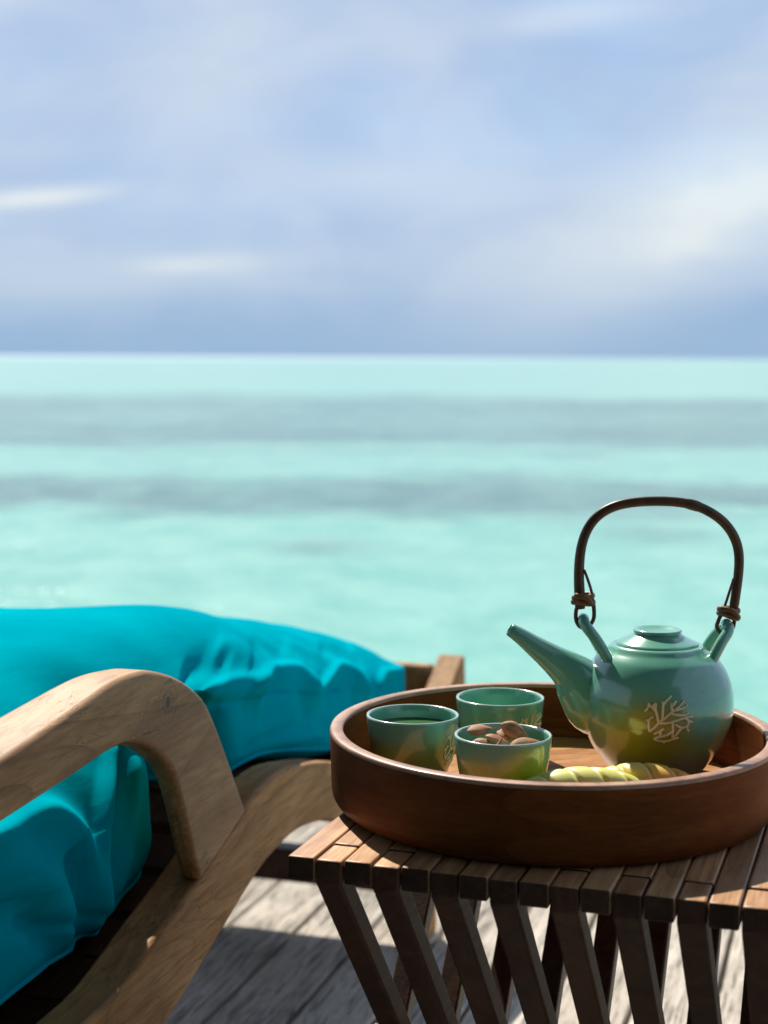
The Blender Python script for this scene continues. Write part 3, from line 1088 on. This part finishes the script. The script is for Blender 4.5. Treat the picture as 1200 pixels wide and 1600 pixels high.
M['cup_a'] = glaze('cup_glaze_olive', (0, 0, 0), .85, .006, .068, lime=((.032, -.026, .022), .03, (.16, .15, .02), .7), rim=.0598)
M['cup_b'] = glaze('cup_glaze_teal', (2, 5, 1), .35, -.02, .05, rim=.0598)
M['cup_c'] = glaze('cup_glaze_lime', (6, 1, 3), .9, .012, .062, lime=((.020, -.034, .030), .036, (.36, .52, .015), .97), rim=.0598)
cupL = make_cup((.0275, 1.449, TF), 0, 'leftmost glazed cup on the tray, holding clear green tea', M['cup_a'], R(-20))
cupB = make_cup((.114, 1.527, TF), 0, 'teal glazed cup farthest back on the tray, behind the almond cup', M['cup_b'], R(-42))
cupF = make_cup((.1055, 1.372, TF), 0, 'lime and grey glazed cup at the front of the tray, full of almonds', M['cup_c'])
tm, k, b = new_mat('green_tea')
b.inputs['Base Color'].default_value = (.05, .14, .05, 1)
b.inputs['Roughness'].default_value = .03
b.inputs['IOR'].default_value = 1.33
k.l(k.mix(k.noise(k.n('ShaderNodeTexCoord').outputs['Object'], 20.0), (.05, .13, .05), (.07, .16, .06)), b.inputs['Base Color'])
bump(k, b, k.noise(k.n('ShaderNodeTexCoord').outputs['Object'], 40.0), .02, .001)
lathe('tea', [(0, .047), (.030, .047), (.0372, .0472), (.0386, .0480)], tm, cupL, n=64)


# ------------------------------------------------------------------ almonds heaped in the front cup
def almond_mesh():
    v, f = [], []
    nu, nv = 20, 16
    for i in range(nu + 1):
        t = i / nu
        r = .0068 * (math.sin(math.pi * t ** .76) ** .98 if 0 < t < 1 else 0)
        for j in range(nv):
            th = 2 * math.pi * j / nv
            w_ = 1 + .05 * math.sin(7 * th + 3 * t) + .035 * math.sin(11 * th)
            v.append((r * w_ * math.cos(th), r * .56 * w_ * math.sin(th), (t - .5) * .0245))
    for i in range(nu):
        for j in range(nv):
            f.append((i * nv + j, i * nv + (j + 1) % nv, (i + 1) * nv + (j + 1) % nv, (i + 1) * nv + j))
    return v, f


al = None
CX, CY, CZ = .1055, 1.372, TF
ALM = [  # x, y, z in the cup, then the direction of the long axis and a roll
    ((-.020, .008, .0600), (.95, .10, .08), .3, 'almond lying highest against the left back of the front cup'),
    ((-.019, -.015, .0515), (.9, -.2, .12), .9, 'pale almond at the front left of the almond cup'),
    ((-.004, -.010, .0540), (.75, .25, -.35), .2, 'almond in the middle of the heap in the front cup'),
    ((.011, .007, .0590), (.85, -.1, -.42), 1.2, 'dark almond leaning down to the right in the front cup'),
    ((.019, -.010, .0515), (.95, .15, .10), .6, 'almond at the right of the heap near the cup rim'),
    ((-.006, -.0245, .0500), (.25, -.2, .95), .4, 'small almond tip standing up at the front of the heap'),
    ((.003, .015, .0545), (.4, .9, .05), .4, 'almond at the back of the heap, mostly behind the leaning one')]
for (p, d, roll, lab) in ALM:
    if al is None:
        v, f = almond_mesh()
        al = mesh_obj('almond', v, f, M['almond'], None, angle=None)
        o = al
    else:
        o = al.copy()
        COL.objects.link(o)
    o.location = (CX + p[0], CY + p[1], CZ + p[2] + .0015)
    o.rotation_mode = 'QUATERNION'
    o.rotation_quaternion = Vector(d).to_track_quat('Z', 'Y') @ Quaternion((0, 0, 1), roll)
    s_ = rnd.uniform(1.0, 1.12)
    o.scale = (s_, s_, s_ * rnd.uniform(.95, 1.1))
    tag(o, lab, 'almond', 'almonds in the front cup')
# a lower layer that fills the cup
for i in range(5):
    o = al.copy()
    COL.objects.link(o)
    a = i * 2.4
    r_ = .008 + .0017 * i
    o.location = (CX + r_ * math.cos(a), CY + r_ * math.sin(a), CZ + .036 + .004 * (i % 3))
    o.rotation_mode = 'QUATERNION'
    o.rotation_quaternion = Vector((math.cos(a * 1.7), math.sin(a * 1.7), .2 * math.sin(a))).to_track_quat('Z', 'Y')
    tag(o, 'brown almond buried under the topmost almonds of the front cup', 'almond', 'almonds in the front cup')


# ------------------------------------------------------------------ twisted pastries along the front of the tray
def twist(name, p0, p1, rad, turns, mat, label, lobes=2, sag=.004):
    nu, nv = 90, 40
    L = (Vector(p1) - Vector(p0)).length
    v, f = [], []
    for i in range(nu + 1):
        t = i / nu
        env = max(.02, math.sin(math.pi * min(1, max(0, t * .96 + .02))) ** .42)
        for j in range(nv):
            th = 2 * math.pi * j / nv
            ph = th - 2 * math.pi * turns * t
            lob = abs(math.cos(lobes * ph / 2)) ** .8
            r = rad * env * (.80 + .20 * min(1, lob * 1.9) ** .7 + .03 * lob)
            v.append(((t - .5) * L, r * math.cos(th), r * .95 * math.sin(th) + sag * math.sin(math.pi * t)))
    for i in range(nu):
        for j in range(nv):
            f.append((i * nv + j, i * nv + (j + 1) % nv, (i + 1) * nv + (j + 1) % nv, (i + 1) * nv + j))
    f.append(tuple(range(nv)))
    f.append(tuple(nu * nv + j for j in range(nv)))
    o = mesh_obj(name, v, f, mat, None, angle=None)
    c = (Vector(p0) + Vector(p1)) / 2
    d = Vector(p1) - Vector(p0)
    o.location = c
    o.rotation_euler = (0, -math.asin(d.z / L), math.atan2(d.y, d.x))
    return tag(o, label, 'pastry', 'twisted pastries on the tray')


M['pastry_g'] = pastry('lime_yellow_dough', (.74, .76, .26), (.74, .70, .17), -.04, .05)
M['pastry_o'] = pastry('orange_yellow_dough', (.78, .64, .16), (.80, .36, .03), -.03, .05)
twist('twisted_pastry', (.112, 1.322, TF + .019), (.225, 1.340, TF + .0195), .0182, 2.5, M['pastry_g'],
      'pale lime-yellow twisted pastry beside the almond cup', sag=.004)
twist('twisted_pastry', (.182, 1.366, TF + .0195), (.278, 1.350, TF + .016), .0165, 2.1, M['pastry_o'],
      'orange-yellow twisted pastry in front of the teapot', sag=.004)
